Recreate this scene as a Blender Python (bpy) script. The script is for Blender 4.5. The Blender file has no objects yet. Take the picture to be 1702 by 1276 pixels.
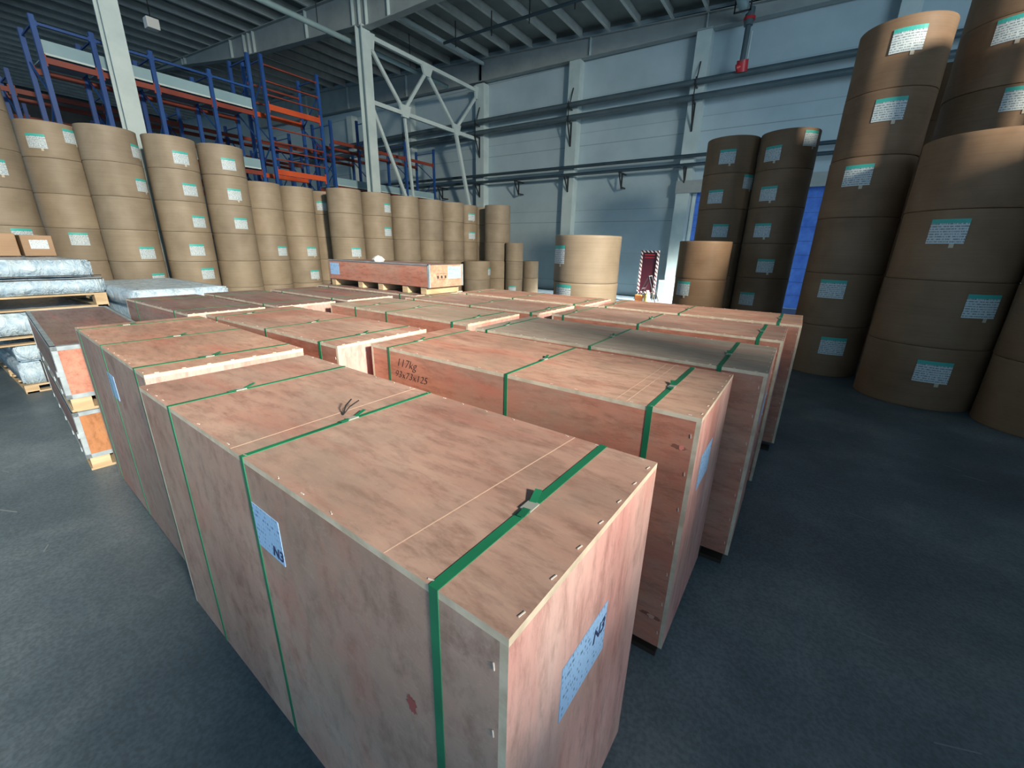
import bpy, bmesh, math, random
from mathutils import Vector, Matrix
random.seed(7)
sc = bpy.context.scene
COL = sc.collection

# ---------------------------------------------------------------- camera
F_PX, PITCH, ROLL, YAW = 687.435, 0.31622, -0.023208, 0.594152
cp, sp, cr, sr, ct, st = math.cos(PITCH), math.sin(PITCH), math.cos(ROLL), math.sin(ROLL), math.cos(YAW), math.sin(YAW)
R = Matrix(((cr, -sr, 0), (sr, cr, 0), (0, 0, 1))) @ Matrix(((1, 0, 0), (0, sp, cp), (0, -cp, sp)))
RW = R @ Matrix(((ct, st, 0), (-st, ct, 0), (0, 0, 1)))
cam = bpy.data.cameras.new('camera')
cam.sensor_width = 36
cam.lens = F_PX / 1702 * 36
cam.clip_start = 0.05
cam.clip_end = 200
camo = bpy.data.objects.new('camera', cam)
camo.matrix_world = Matrix.Translation((0, 0, 1.83)) @ RW.transposed().to_4x4()
COL.objects.link(camo)
sc.camera = camo

# ---------------------------------------------------------------- light and exposure
sc.view_settings.view_transform = 'Standard'
sc.view_settings.look = 'None'
sc.view_settings.gamma = 1
sc.view_settings.exposure = 0.12
w = bpy.data.worlds.new('world')
sc.world = w
w.use_nodes = True
w.node_tree.nodes['Background'].inputs[0].default_value = (0.50, 0.78, 1.0, 1)
w.node_tree.nodes['Background'].inputs[1].default_value = 0.68


def area(name, loc, target, sx, sy, power, col, spread=180):
    l = bpy.data.lights.new(name, 'AREA')
    l.shape = 'RECTANGLE'
    l.spread = math.radians(spread)
    l.size, l.size_y, l.energy, l.color = sx, sy, power, col
    o = bpy.data.objects.new(name, l)
    o.location = loc
    o.rotation_euler = (Vector(target) - Vector(loc)).to_track_quat('-Z', 'Y').to_euler()
    COL.objects.link(o)
    return o


area('loading_door_daylight', (12.9, -.6, 4.1), (-3, 3.0, 4.8), 11.0, 6.4, 1650, (0.74, 0.89, 1.0))
area('high_window_daylight', (12.9, -2.2, 7.6), (-2.5, 3.6, 1.2), 1.5, 1.2, 1350, (1.0, 0.86, 0.68), 74)
area('sun_patch_lamp', (12.9, 15.6, 6.2), (-5.6, 16.7, 0.0), 0.9, 0.7, 420, (1.0, 0.95, 0.85), 11)  # narrow lamp added for the sunlit floor by the sign; no window there

# ---------------------------------------------------------------- materials


def nmat(name, col=(.5, .5, .5), rough=.6, metal=0.0, spec=.5):
    m = bpy.data.materials.new(name)
    m.use_nodes = True
    b = m.node_tree.nodes['Principled BSDF']
    b.inputs['Base Color'].default_value = (*col, 1)
    b.inputs['Roughness'].default_value = rough
    b.inputs['Metallic'].default_value = metal
    b.inputs['Specular IOR Level'].default_value = spec
    return m


def N(m, t, **k):
    n = m.node_tree.nodes.new(t)
    for a, b in k.items():
        if a.startswith('i_'):
            key = a[2:].replace('_', ' ')
            n.inputs[key].default_value = b
        else:
            setattr(n, a, b)
    return n


def L(m, a, b):
    m.node_tree.links.new(a, b)


def ramp(m, fac, stops):
    r = N(m, 'ShaderNodeValToRGB')
    els = r.color_ramp.elements
    while len(els) < len(stops):
        els.new(0.5)
    for e, (p, c) in zip(els, stops):
        e.position = p
        e.color = (*c, 1)
    L(m, fac, r.inputs[0])
    return r.outputs[0]


def mix(m, fac, a, b, mode='MIX'):
    n = N(m, 'ShaderNodeMix', data_type='RGBA', blend_type=mode)
    for sock, v in ((n.inputs[0], fac), (n.inputs[6], a), (n.inputs[7], b)):
        if hasattr(v, 'links') or isinstance(v, bpy.types.NodeSocket):
            L(m, v, sock)
        elif isinstance(v, tuple):
            sock.default_value = (*v, 1)
        else:
            sock.default_value = v
    return n.outputs[2]


def coords(m, scale=(1, 1, 1), kind='Object'):
    t = N(m, 'ShaderNodeTexCoord')
    oi = N(m, 'ShaderNodeObjectInfo')
    mul = N(m, 'ShaderNodeVectorMath', operation='MULTIPLY_ADD')
    # a shift per object so that no two sheets carry the same figure
    comb = N(m, 'ShaderNodeCombineXYZ')
    sc_ = N(m, 'ShaderNodeMath', operation='MULTIPLY', i_Value=1.0)
    sc_.inputs[1].default_value = 37.0
    L(m, oi.outputs['Random'], sc_.inputs[0])
    for i in range(3):
        L(m, sc_.outputs[0], comb.inputs[i])
    L(m, t.outputs[kind], mul.inputs[0])
    mul.inputs[1].default_value = scale
    L(m, comb.outputs[0], mul.inputs[2])
    return mul.outputs[0], oi.outputs['Random']


def noise(m, vec, scale, detail=4, rough=.55, dist=0.0):
    n = N(m, 'ShaderNodeTexNoise', i_Scale=scale, i_Detail=detail, i_Roughness=rough, i_Distortion=dist)
    L(m, vec, n.inputs['Vector'])
    return n.outputs[0]


def bump(m, h, s=.2, d=.01):
    b = N(m, 'ShaderNodeBump', i_Strength=s, i_Distance=d)
    L(m, h, b.inputs['Height'])
    L(m, b.outputs[0], m.node_tree.nodes['Principled BSDF'].inputs['Normal'])


def plywood(name, stretch, dark, mid, light, knot=(.20, .07, .05)):
    m = nmat(name, mid, .62, 0, .35)
    v, rnd = coords(m, stretch)
    big = noise(m, v, 1.1, 6, .6, .3)
    fine = noise(m, v, 9.0, 6, .7, .2)
    c = ramp(m, big, [(.28, dark), (.5, mid), (.72, light)])
    f = ramp(m, fine, [(.32, (.66, .62, .60)), (.52, (1, 1, 1)), (.75, (1.12, 1.1, 1.06))])
    c = mix(m, 1.0, c, f, 'MULTIPLY')
    v2, _ = coords(m, (1, 1, 1))
    dirt = noise(m, v2, 1.6, 8, .70)
    dm = ramp(m, dirt, [(.44, (0, 0, 0)), (.66, (.6, .6, .6))])
    c = mix(m, dm, c, (.36, .30, .255))
    v4, _ = coords(m, (2.2, 9, 9))
    scr = noise(m, v4, 3.0, 2, .4, 2.2)
    sm = ramp(m, scr, [(.485, (0, 0, 0)), (.5, (.16, .16, .16)), (.515, (0, 0, 0))])
    c = mix(m, sm, c, (.70, .55, .46))
    red = noise(m, v, 1.4, 5, .6)
    rm = ramp(m, red, [(.52, (0, 0, 0)), (.74, (.5, .5, .5))])
    c = mix(m, rm, c, (.56, .17, .13))
    # tint from one sheet to the next
    tint = ramp(m, rnd, [(0, (.86, .86, .88)), (.5, (1, 1, 1)), (1, (1.08, 1.0, .94))])
    c = mix(m, 1.0, c, tint, 'MULTIPLY')
    L(m, c, m.node_tree.nodes['Principled BSDF'].inputs['Base Color'])
    bump(m, fine, .12, .004)
    return m


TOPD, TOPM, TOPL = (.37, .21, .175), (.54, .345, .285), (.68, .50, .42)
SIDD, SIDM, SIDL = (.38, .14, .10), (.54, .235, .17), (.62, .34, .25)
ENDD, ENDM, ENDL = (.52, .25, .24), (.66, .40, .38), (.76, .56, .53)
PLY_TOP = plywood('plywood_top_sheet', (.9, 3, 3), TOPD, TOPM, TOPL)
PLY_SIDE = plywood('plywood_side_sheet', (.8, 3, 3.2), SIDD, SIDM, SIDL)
PLY_FRONT = plywood('plywood_greyer_side_sheet', (1.6, 3, 1.0), (.30, .185, .16), (.42, .29, .25), (.50, .38, .335))  # greyer and less red than the other side sheets
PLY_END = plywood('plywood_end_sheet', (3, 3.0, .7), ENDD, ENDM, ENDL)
PLY_GREY = plywood('plywood_grey_top_sheet', (.5, 4, 4), (.37, .32, .275), (.50, .44, .38), (.60, .54, .475))
PLY_DARK = plywood('plywood_dark_film_sheet', (.7, 4, 4), (.19, .12, .12), (.27, .185, .18), (.35, .27, .27))
PLY_ORANGE = plywood('plywood_orange_end', (2, 2.4, 1.2), (.32, .13, .05), (.46, .21, .09), (.55, .30, .15))

EDGE = nmat('plywood_edge', (.66, .58, .45), .7)
v, _ = coords(EDGE, (1, 1, 1))
L(EDGE, ramp(EDGE, noise(EDGE, v, 14, 4), [(.3, (.50, .44, .34)), (.6, (.70, .64, .52))]), EDGE.node_tree.nodes['Principled BSDF'].inputs['Base Color'])
STRAP = nmat('green_strap', (.02, .24, .13), .34)
v, _ = coords(STRAP, (1, 1, 1))
L(STRAP, ramp(STRAP, noise(STRAP, v, 5, 3), [(.3, (.012, .155, .08)), (.7, (.022, .24, .125))]), STRAP.node_tree.nodes['Principled BSDF'].inputs['Base Color'])
BUCKLE = nmat('steel_seal', (.45, .50, .48), .35, .3)
BLACKTIE = nmat('black_tie', (.02, .02, .022), .5)
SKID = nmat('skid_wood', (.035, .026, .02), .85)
PALE = nmat('pallet_pine', (.55, .43, .27), .8)
v, _ = coords(PALE, (1, 1, 5))
L(PALE, ramp(PALE, noise(PALE, v, 3, 4), [(.3, (.42, .31, .18)), (.7, (.64, .52, .35))]), PALE.node_tree.nodes['Principled BSDF'].inputs['Base Color'])
STAPLE = nmat('staple_steel', (.80, .78, .74), .4, .1)
GALV = nmat('galvanised_edging', (.50, .60, .66), .42, .25)
v, _ = coords(GALV, (1, 1, 1))
L(GALV, ramp(GALV, noise(GALV, v, 9, 3), [(.3, (.26, .34, .40)), (.7, (.44, .54, .60))]), GALV.node_tree.nodes['Principled BSDF'].inputs['Base Color'])
INK = nmat('marker_ink', (.05, .035, .04), .6)
BLUEINK = nmat('label_ink', (.03, .05, .14), .6)

# shipping label: pale blue paper with rows of small print (uv rows)


def paper(name, col, ink, rows, dens=.52):
    m = nmat(name, col, .55)
    uv = N(m, 'ShaderNodeUVMap')
    mp = N(m, 'ShaderNodeMapping')
    mp.inputs['Scale'].default_value = (26, rows, 1)
    L(m, uv.outputs[0], mp.inputs['Vector'])
    sep = N(m, 'ShaderNodeSeparateXYZ')
    L(m, mp.outputs[0], sep.inputs[0])
    fr = N(m, 'ShaderNodeMath', operation='FRACT')
    L(m, sep.outputs[1], fr.inputs[0])
    fl = N(m, 'ShaderNodeMath', operation='FLOOR')
    L(m, sep.outputs[1], fl.inputs[0])
    gt = N(m, 'ShaderNodeMath', operation='GREATER_THAN')
    gt.inputs[1].default_value = .52
    L(m, fr.outputs[0], gt.inputs[0])
    cb = N(m, 'ShaderNodeCombineXYZ')
    L(m, sep.outputs[0], cb.inputs[0])
    ml = N(m, 'ShaderNodeMath', operation='MULTIPLY')
    ml.inputs[1].default_value = 7.3
    L(m, fl.outputs[0], ml.inputs[0])
    L(m, ml.outputs[0], cb.inputs[1])
    n1 = noise(m, cb.outputs[0], 1.2, 3, .7)
    g2 = N(m, 'ShaderNodeMath', operation='GREATER_THAN')
    g2.inputs[1].default_value = dens
    L(m, n1, g2.inputs[0])
    mu = N(m, 'ShaderNodeMath', operation='MULTIPLY')
    L(m, gt.outputs[0], mu.inputs[0])
    L(m, g2.outputs[0], mu.inputs[1])
    c = mix(m, mu.outputs[0], col, ink)
    L(m, c, m.node_tree.nodes['Principled BSDF'].inputs['Base Color'])
    return m


LABEL_BLUE = paper('pale_blue_label', (.36, .62, .98), (.10, .20, .42), 9, .56)
LABEL_WHITE = paper('white_roll_label', (.66, .78, .84), (.22, .30, .36), 8, .48)
TEAL = nmat('teal_label_band', (.06, .50, .46), .5)
TAPE = nmat('tape_tab', (.62, .58, .48), .5)


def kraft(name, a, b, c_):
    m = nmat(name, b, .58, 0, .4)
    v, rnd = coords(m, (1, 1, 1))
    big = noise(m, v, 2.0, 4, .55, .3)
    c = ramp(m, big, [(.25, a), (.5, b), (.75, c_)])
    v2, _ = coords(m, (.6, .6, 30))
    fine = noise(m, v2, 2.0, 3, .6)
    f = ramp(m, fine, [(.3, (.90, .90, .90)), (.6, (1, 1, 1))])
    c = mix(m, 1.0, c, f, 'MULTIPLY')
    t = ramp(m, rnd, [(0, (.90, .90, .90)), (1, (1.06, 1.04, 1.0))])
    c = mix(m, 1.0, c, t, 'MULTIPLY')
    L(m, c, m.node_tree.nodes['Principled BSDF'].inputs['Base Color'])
    v3, _ = coords(m, (9, 9, .5))
    bump(m, noise(m, v3, 1.0, 2), .12, .01)
    return m


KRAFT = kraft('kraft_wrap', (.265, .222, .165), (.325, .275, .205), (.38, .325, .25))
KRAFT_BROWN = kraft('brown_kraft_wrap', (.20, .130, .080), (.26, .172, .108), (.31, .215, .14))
KRAFT_END = nmat('kraft_end_disc', (.30, .215, .13), .75)
CARTON = kraft('carton_board', (.26, .17, .10), (.33, .22, .135), (.38, .26, .165))

FLOORM = nmat('dark_polished_concrete', (.05, .07, .08), .42, 0, .45)
v, _ = coords(FLOORM, (1, 1, 1))
c = ramp(FLOORM, noise(FLOORM, v, .8, 6, .62), [(.3, (.080, .120, .155)), (.5, (.115, .165, .205)), (.68, (.19, .25, .295))])
sc2, _ = coords(FLOORM, (.35, 3.2, 1))
scu = ramp(FLOORM, noise(FLOORM, sc2, 2.4, 3, .5, 1.2), [(.70, (0, 0, 0)), (.78, (.35, .35, .35))])
c = mix(FLOORM, scu, c, (.22, .27, .30))
gr = noise(FLOORM, v, 60, 2, .5)
c = mix(FLOORM, 1.0, c, ramp(FLOORM, gr, [(.35, (.82, .82, .82)), (.65, (1.12, 1.12, 1.12))]), 'MULTIPLY')
L(FLOORM, c, FLOORM.node_tree.nodes['Principled BSDF'].inputs['Base Color'])
L(FLOORM, ramp(FLOORM, noise(FLOORM, v, 1.7, 4), [(.3, (.36, .36, .36)), (.7, (.58, .58, .58))]), FLOORM.node_tree.nodes['Principled BSDF'].inputs['Roughness'])
LINEM = nmat('scored_line', (.62, .45, .36), .7)
SCUFF = nmat('chalk_scuff', (.24, .29, .32), .8)


def metalpaint(name, a, b, rough=.5, sc_=1.5):
    m = nmat(name, b, rough)
    v, _ = coords(m, (1, 1, 1))
    L(m, ramp(m, noise(m, v, sc_, 5, .6), [(.3, a), (.7, b)]), m.node_tree.nodes['Principled BSDF'].inputs['Base Color'])
    return m


WALLM = nmat('grey_wall_cladding', (.36, .45, .48), .6)
v, _ = coords(WALLM, (1, 1, 1))
tc = N(WALLM, 'ShaderNodeTexCoord')
sp_ = N(WALLM, 'ShaderNodeSeparateXYZ')
L(WALLM, tc.outputs['Object'], sp_.inputs[0])
dv = N(WALLM, 'ShaderNodeMath', operation='DIVIDE')
dv.inputs[1].default_value = 3.0
L(WALLM, sp_.outputs[2], dv.inputs[0])
frn = N(WALLM, 'ShaderNodeMath', operation='FRACT')
L(WALLM, dv.outputs[0], frn.inputs[0])
seam = ramp(WALLM, frn.outputs[0], [(0.0, (.55, .55, .55)), (.006, (.60, .60, .60)), (.010, (1, 1, 1)), (.156, (.98, .98, .98)), (.160, (.62, .62, .62)), (.166, (.95, .95, .95)), (.58, (.98, .98, .98)), (.584, (.8, .8, .8)), (.59, (1, 1, 1))])
base = ramp(WALLM, noise(WALLM, v, .5, 5, .6), [(.3, (.34, .46, .52)), (.7, (.44, .57, .63))])
L(WALLM, mix(WALLM, 1.0, base, seam, 'MULTIPLY'), WALLM.node_tree.nodes['Principled BSDF'].inputs['Base Color'])
STEEL = metalpaint('pale_grey_steel_paint', (.42, .54, .56), (.54, .66, .67), .45)
GIRDER = metalpaint('girder_grey_paint', (.24, .29, .30), (.32, .37, .38), .55)
ROOFM = metalpaint('roof_deck', (.16, .20, .21), (.24, .28, .28), .8, .7)
PURLIN = metalpaint('purlin_galvanised', (.42, .48, .48), (.58, .64, .62), .5, 2)
PIPE = metalpaint('dark_pipe_paint', (.055, .09, .11), (.085, .125, .145), .4)
PIPED = metalpaint('black_pipe_paint', (.025, .05, .07), (.04, .07, .09), .4)
PIPEL = metalpaint('pale_pipe_paint', (.20, .32, .35), (.28, .40, .43), .35)
RED = metalpaint('red_valve_paint', (.35, .015, .02), (.50, .03, .04), .4)
RBLUE = metalpaint('rack_blue_paint', (.010, .05, .20), (.018, .085, .30), .42)
RORANGE = metalpaint('rack_orange_paint', (.42, .06, .02), (.60, .10, .03), .42)
RORANGE_SHADE = metalpaint('rack_shaded_orange_paint', (.16, .03, .02), (.26, .05, .03), .5)  # shaded copy of the rack orange, the shade mixed into its colour
SHADEWALL = metalpaint('shade_painted_cladding', (.05, .06, .065), (.08, .09, .10), .7)  # gloom at the far hall end painted into the left wall's colour
DECK = metalpaint('pale_blue_deck_board', (.20, .34, .40), (.28, .43, .49), .5, .8)
DOORM = metalpaint('blue_door_panel', (.04, .14, .60), (.09, .26, .80), .4, 3)
WRAP = nmat('pale_blue_plastic_wrap', (.50, .68, .84), .22, 0, .6)
v, _ = coords(WRAP, (1, 2.2, 1.4))
cr_ = noise(WRAP, v, 4.5, 7, .62, 1.1)
L(WRAP, ramp(WRAP, cr_, [(.3, (.34, .52, .70)), (.5, (.50, .68, .83)), (.7, (.66, .82, .92))]), WRAP.node_tree.nodes['Principled BSDF'].inputs['Base Color'])
bump(WRAP, cr_, .9, .05)
SIGNM = nmat('sign_panel_maroon', (.055, .010, .018), .3)
WHITEM = nmat('white_board', (.70, .75, .76), .5)
YEL = nmat('yellow_plastic', (.75, .55, .12), .5)
ORG = nmat('orange_plastic', (.75, .22, .06), .5)
BLK = nmat('black_steel', (.02, .022, .025), .45)
STRIPE = nmat('hazard_tape', (.8, .8, .8), .5)
tcs = N(STRIPE, 'ShaderNodeTexCoord')
ss = N(STRIPE, 'ShaderNodeSeparateXYZ')
L(STRIPE, tcs.outputs['Object'], ss.inputs[0])
ad = N(STRIPE, 'ShaderNodeMath', operation='ADD')
L(STRIPE, ss.outputs[0], ad.inputs[0])
L(STRIPE, ss.outputs[2], ad.inputs[1])
dd = N(STRIPE, 'ShaderNodeMath', operation='DIVIDE')
dd.inputs[1].default_value = .15
L(STRIPE, ad.outputs[0], dd.inputs[0])
f2 = N(STRIPE, 'ShaderNodeMath', operation='FRACT')
L(STRIPE, dd.outputs[0], f2.inputs[0])
g3 = N(STRIPE, 'ShaderNodeMath', operation='GREATER_THAN')
g3.inputs[1].default_value = .5
L(STRIPE, f2.outputs[0], g3.inputs[0])
L(STRIPE, mix(STRIPE, g3.outputs[0], (.10, .03, .04), (.75, .70, .68)), STRIPE.node_tree.nodes['Principled BSDF'].inputs['Base Color'])

# ---------------------------------------------------------------- mesh helpers


class MB:
    def __init__(s):
        s.v, s.f, s.mi, s.uv, s.mats = [], [], [], {}, []

    def m(s, mat):
        if mat not in s.mats:
            s.mats.append(mat)
        return s.mats.index(mat)

    def face(s, pts, mat, uv=None):
        i = len(s.v)
        s.v += [tuple(p) for p in pts]
        s.f.append(tuple(range(i, i + len(pts))))
        s.mi.append(s.m(mat))
        if uv:
            s.uv[len(s.f) - 1] = uv

    def box(s, x0, x1, y0, y1, z0, z1, mat, thin=None):
        """axis box; faces of the two thin directions get the edge material"""
        i = len(s.v)
        s.v += [(x0, y0, z0), (x1, y0, z0), (x1, y1, z0), (x0, y1, z0), (x0, y0, z1), (x1, y0, z1), (x1, y1, z1), (x0, y1, z1)]
        fs = [((0, 3, 2, 1), 'z'), ((4, 5, 6, 7), 'z'), ((0, 1, 5, 4), 'y'), ((2, 3, 7, 6), 'y'), ((1, 2, 6, 5), 'x'), ((3, 0, 4, 7), 'x')]
        for q, ax in fs:
            s.f.append(tuple(i + k for k in q))
            s.mi.append(s.m(EDGE if (thin and ax != thin) else mat))
        return s

    def bar(s, a, b, wd, ht, mat, up=(0, 0, 1)):
        """rectangular bar from a to b"""
        a, b = Vector(a), Vector(b)
        d = (b - a).normalized()
        u = Vector(up)
        if abs(d.dot(u)) > .98:
            u = Vector((0, 1, 0))
        r = d.cross(u).normalized() * wd / 2
        t = r.cross(d).normalized() * ht / 2
        i = len(s.v)
        for p in (a, b):
            for q in (-r - t, r - t, r + t, -r + t):
                s.v.append(tuple(p + q))
        for q in ((0, 3, 2, 1), (4, 5, 6, 7), (0, 1, 5, 4), (1, 2, 6, 5), (2, 3, 7, 6), (3, 0, 4, 7)):
            s.f.append(tuple(i + k for k in q))
            s.mi.append(s.m(mat))
        return s

    def tube(s, a, b, r, mat, n=14, r2=None):
        a, b = Vector(a), Vector(b)
        d = (b - a).normalized()
        u = Vector((0, 0, 1)) if abs(d.z) < .95 else Vector((1, 0, 0))
        p = d.cross(u).normalized()
        q = p.cross(d).normalized()
        r2 = r if r2 is None else r2
        i = len(s.v)
        for c0, rr in ((a, r), (b, r2)):
            for k in range(n):
                t = 2 * math.pi * k / n
                s.v.append(tuple(c0 + p * rr * math.cos(t) + q * rr * math.sin(t)))
        for k in range(n):
            s.f.append((i + k, i + (k + 1) % n, i + n + (k + 1) % n, i + n + k))
            s.mi.append(s.m(mat))
        s.f.append(tuple(i + k for k in range(n))[::-1])
        s.mi.append(s.m(mat))
        s.f.append(tuple(i + n + k for k in range(n)))
        s.mi.append(s.m(mat))
        return s

    def lathe(s, prof, mat, n=48, c=(0, 0), mats=None):
        i = len(s.v)
        for r, z in prof:
            for k in range(n):
                t = 2 * math.pi * k / n
                s.v.append((c[0] + r * math.cos(t), c[1] + r * math.sin(t), z))
        for j in range(len(prof) - 1):
            for k in range(n):
                s.f.append((i + j * n + k, i + j * n + (k + 1) % n, i + (j + 1) * n + (k + 1) % n, i + (j + 1) * n + k))
                s.mi.append(s.m(mats[j] if mats else mat))
        return s

    def mesh(s, name, smooth=False):
        me = bpy.data.meshes.new(name)
        me.from_pydata(s.v, [], s.f)
        for mt in s.mats:
            me.materials.append(mt)
        me.polygons.foreach_set('material_index', s.mi)
        if s.uv:
            ul = me.uv_layers.new(name='UVMap')
            for fi, uvs in s.uv.items():
                p = me.polygons[fi]
                for li, q in zip(p.loop_indices, uvs):
                    ul.data[li].uv = q
        bm = bmesh.new()
        bm.from_mesh(me)
        bmesh.ops.recalc_face_normals(bm, faces=bm.faces)
        bm.to_mesh(me)
        bm.free()
        if smooth:
            me.shade_smooth()
            try:
                me.set_sharp_from_angle(angle=math.radians(35))
            except Exception:
                pass
        me.update()
        return me

    def build(s, name, parent=None, smooth=False, loc=(0, 0, 0), rot=0, bevel=0):
        o = bpy.data.objects.new(name, s.mesh(name, smooth))
        o.location = loc
        o.rotation_euler.z = rot
        o.parent = parent
        COL.objects.link(o)
        if bevel:
            b = o.modifiers.new('bevel', 'BEVEL')
            b.width = bevel
            b.segments = 2
            b.limit_method = 'ANGLE'
        return o


def tag(o, label, cat, group=None, kind=None):
    if label:
        o['label'] = label
    if cat:
        o['category'] = cat
    if group:
        o['group'] = group
    if kind:
        o['kind'] = kind
    return o


def thing(name, label, cat, loc=(0, 0, 0), rot=0, group=None):
    o = bpy.data.objects.new(name, None)
    o.empty_display_size = .1
    o.location = loc
    o.rotation_euler.z = rot
    COL.objects.link(o)
    return tag(o, label, cat, group)


def struct(mb, name, parent=None, **k):
    o = mb.build(name, parent, **k)
    if parent is None:
        o['kind'] = 'structure'
    return o


def text_mesh(name, body, size, mat, parent, loc, rot, shear=0.0, weight=0.0, depth=.0004):
    cu = bpy.data.curves.new(name, 'FONT')
    cu.body = body
    cu.size = size
    cu.shear = shear
    cu.offset = weight
    cu.extrude = depth
    cu.space_line = .95
    to = bpy.data.objects.new(name + '_tmp', cu)
    COL.objects.link(to)
    bpy.context.view_layer.update()
    me = bpy.data.meshes.new_from_object(to.evaluated_get(bpy.context.evaluated_depsgraph_get()))
    COL.objects.unlink(to)
    bpy.data.objects.remove(to)
    me.materials.clear()
    me.materials.append(mat)
    o = bpy.data.objects.new(name, me)
    o.parent = parent
    o.location = loc
    o.rotation_euler = rot
    COL.objects.link(o)
    return o


# ---------------------------------------------------------------- the hall
YW = 17.9
mb = MB()
mb.box(-48, 14, -12, 20, -.2, 0, FLOORM)
struct(mb, 'floor')
mb = MB()
mb.box(-48, -3.95, YW, YW + .25, 0, 12.6, WALLM)
mb.box(-3.95, .75, YW, YW + .25, 4.12, 11.6, WALLM)
mb.box(.75, 14, YW, YW + .25, 0, 11.6, WALLM)
struct(mb, 'wall_back')
mb = MB()
mb.box(-48.2, -48, -12, 20, 0, 12.6, SHADEWALL)
struct(mb, 'wall_left')
mb = MB()
mb.box(13.2, 13.5, -12, -7, 0, 9.2, WALLM)
mb.box(13.2, 13.5, 8, 17.9, 0, 9.2, WALLM)
mb.box(13.2, 13.5, -7, 8, 8.6, 9.2, WALLM)
struct(mb, 'wall_right')


def zroof(x):
    return 9.62 - .053 * (x + 4.45) + .02


# ceiling: pitched deck and its purlins
mb = MB()
i0 = len(mb.v)
for x in (-48, 14):
    for y in (-12, 20):
        for dz in (.12, .32):
            mb.v.append((x, y, zroof(x) + dz))
for q in ((0, 2, 6, 4), (1, 5, 7, 3), (0, 1, 3, 2), (4, 6, 7, 5), (0, 4, 5, 1), (2, 3, 7, 6)):
    mb.f.append(q)
    mb.mi.append(mb.m(ROOFM))
ceil = struct(mb, 'ceiling')
x = -46.9
while x < 10:
    mb = MB()
    z = zroof(x)
    # a Z-shaped purlin: web and two flanges
    mb.box(x - .012, x + .012, -11.5, 17.55, z - .18, z + .11, PURLIN)
    mb.box(x - .012, x + .09, -11.5, 17.55, z - .20, z - .18, PURLIN)
    mb.box(x - .09, x + .012, -11.5, 17.55, z + .10, z + .12, PURLIN)
    mb.build('purlin', ceil)
    x += 1.15


def hsec(mb, x, y, z0, z1, wx, wy, mat, t=.03, flange='x'):
    """H column: flange faces look along +-x or +-y"""
    if flange == 'x':
        mb.box(x - wx / 2, x - wx / 2 + t, y - wy / 2, y + wy / 2, z0, z1, mat)
        mb.box(x + wx / 2 - t, x + wx / 2, y - wy / 2, y + wy / 2, z0, z1, mat)
        mb.box(x - wx / 2 + t, x + wx / 2 - t, y - t / 2, y + t / 2, z0, z1, mat)
    else:
        mb.box(x - wx / 2, x + wx / 2, y - wy / 2, y - wy / 2 + t, z0, z1, mat)
        mb.box(x - wx / 2, x + wx / 2, y + wy / 2 - t, y + wy / 2, z0, z1, mat)
        mb.box(x - t / 2, x + t / 2, y - wy / 2 + t, y + wy / 2 - t, z0, z1, mat)


# free standing columns
for (cx, cy, lab) in ((-14.15, 4.25, 'pale grey steel column rising behind the left roll stacks, by the blue rack'),
                      (-14.15, 11.25, 'pale grey steel column carrying the end of the zigzag bracing')):
    t = thing('steel_column', lab, 'column', (cx, cy, 0))
    mb = MB()
    hsec(mb, 0, 0, .02, zroof(cx) - .2 if cy < 5 else 8.95, .34, .36, STEEL)
    mb.build('shaft', t)
    mb = MB()
    mb.box(-.28, .28, -.28, .28, 0, .03, STEEL)
    mb.build('base_plate', t)

# wall columns
WC = ((-23.8, 'pale steel column on the back wall, far left behind the racks'), (-18.9, 'pale steel column on the back wall seen through the zigzag bracing'),
      (-14.0, 'pale steel column on the back wall where the zigzag bracing ends'),
      (-9.15, 'pale steel wall column behind the short double-height roll near the sign'), (-4.33, 'pale steel wall column beside the blue door and fire sign'),
      (1.0, 'pale steel wall column right of the blue door, mostly behind the tall rolls'))
for xc, lab in WC:
    mb = MB()
    mb.box(xc - .25, xc + .23, YW - .40, YW - .37, 0, 9.0, STEEL)
    mb.box(xc - .25, xc + .23, YW - .03, YW - .002, 0, 9.0, STEEL)
    mb.box(xc - .015, xc + .015, YW - .37, YW - .03, 0, 9.0, STEEL)
    mb.box(xc + .20, xc + .23, YW - .37, YW - .03, 0, 9.0, STEEL)
    o = mb.build('wall_column')
    tag(o, lab, 'column', 'columns along the back wall')

# roof girders


def girder(y, pts, name_lab, x0, x1, half=.14):
    t = thing('roof_girder', name_lab, 'girder')
    mbw = MB()
    mbf = MB()
    for (xa, za), (xb, zb) in zip(pts, pts[1:]):
        i = len(mbw.v)
        for (x, z) in ((xa, za), (xb, zb)):
            for dy in (-.012, .012):
                mbw.v += [(x, y + dy, z), (x, y + dy, zroof(x) - .2)]
        for q in ((0, 1, 5, 4), (2, 6, 7, 3), (0, 4, 6, 2), (1, 3, 7, 5)):
            mbw.f.append(tuple(i + k for k in q))
            mbw.mi.append(mbw.m(GIRDER))
        mbf.bar((xa, y, za), (xb, y, zb), half * 2, .03, GIRDER)
        mbf.bar((xa, y, zroof(xa) - .21), (xb, y, zroof(xb) - .21), half * 2, .03, GIRDER)
    mbw.build('web', t)
    mbf.build('flange', t)
    for sx in stiff:
        if x0 < sx < x1:
            # bottom height there
            for (xa, za), (xb, zb) in zip(pts, pts[1:]):
                if xa <= sx <= xb:
                    zb_ = za + (zb - za) * (sx - xa) / (xb - xa)
                    m_ = MB()
                    m_.box(sx - .015, sx + .015, y - .12, y - .014, zb_ + .02, zroof(sx) - .23, STEEL)
                    m_.build('stiffener', t)
    return t


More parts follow.
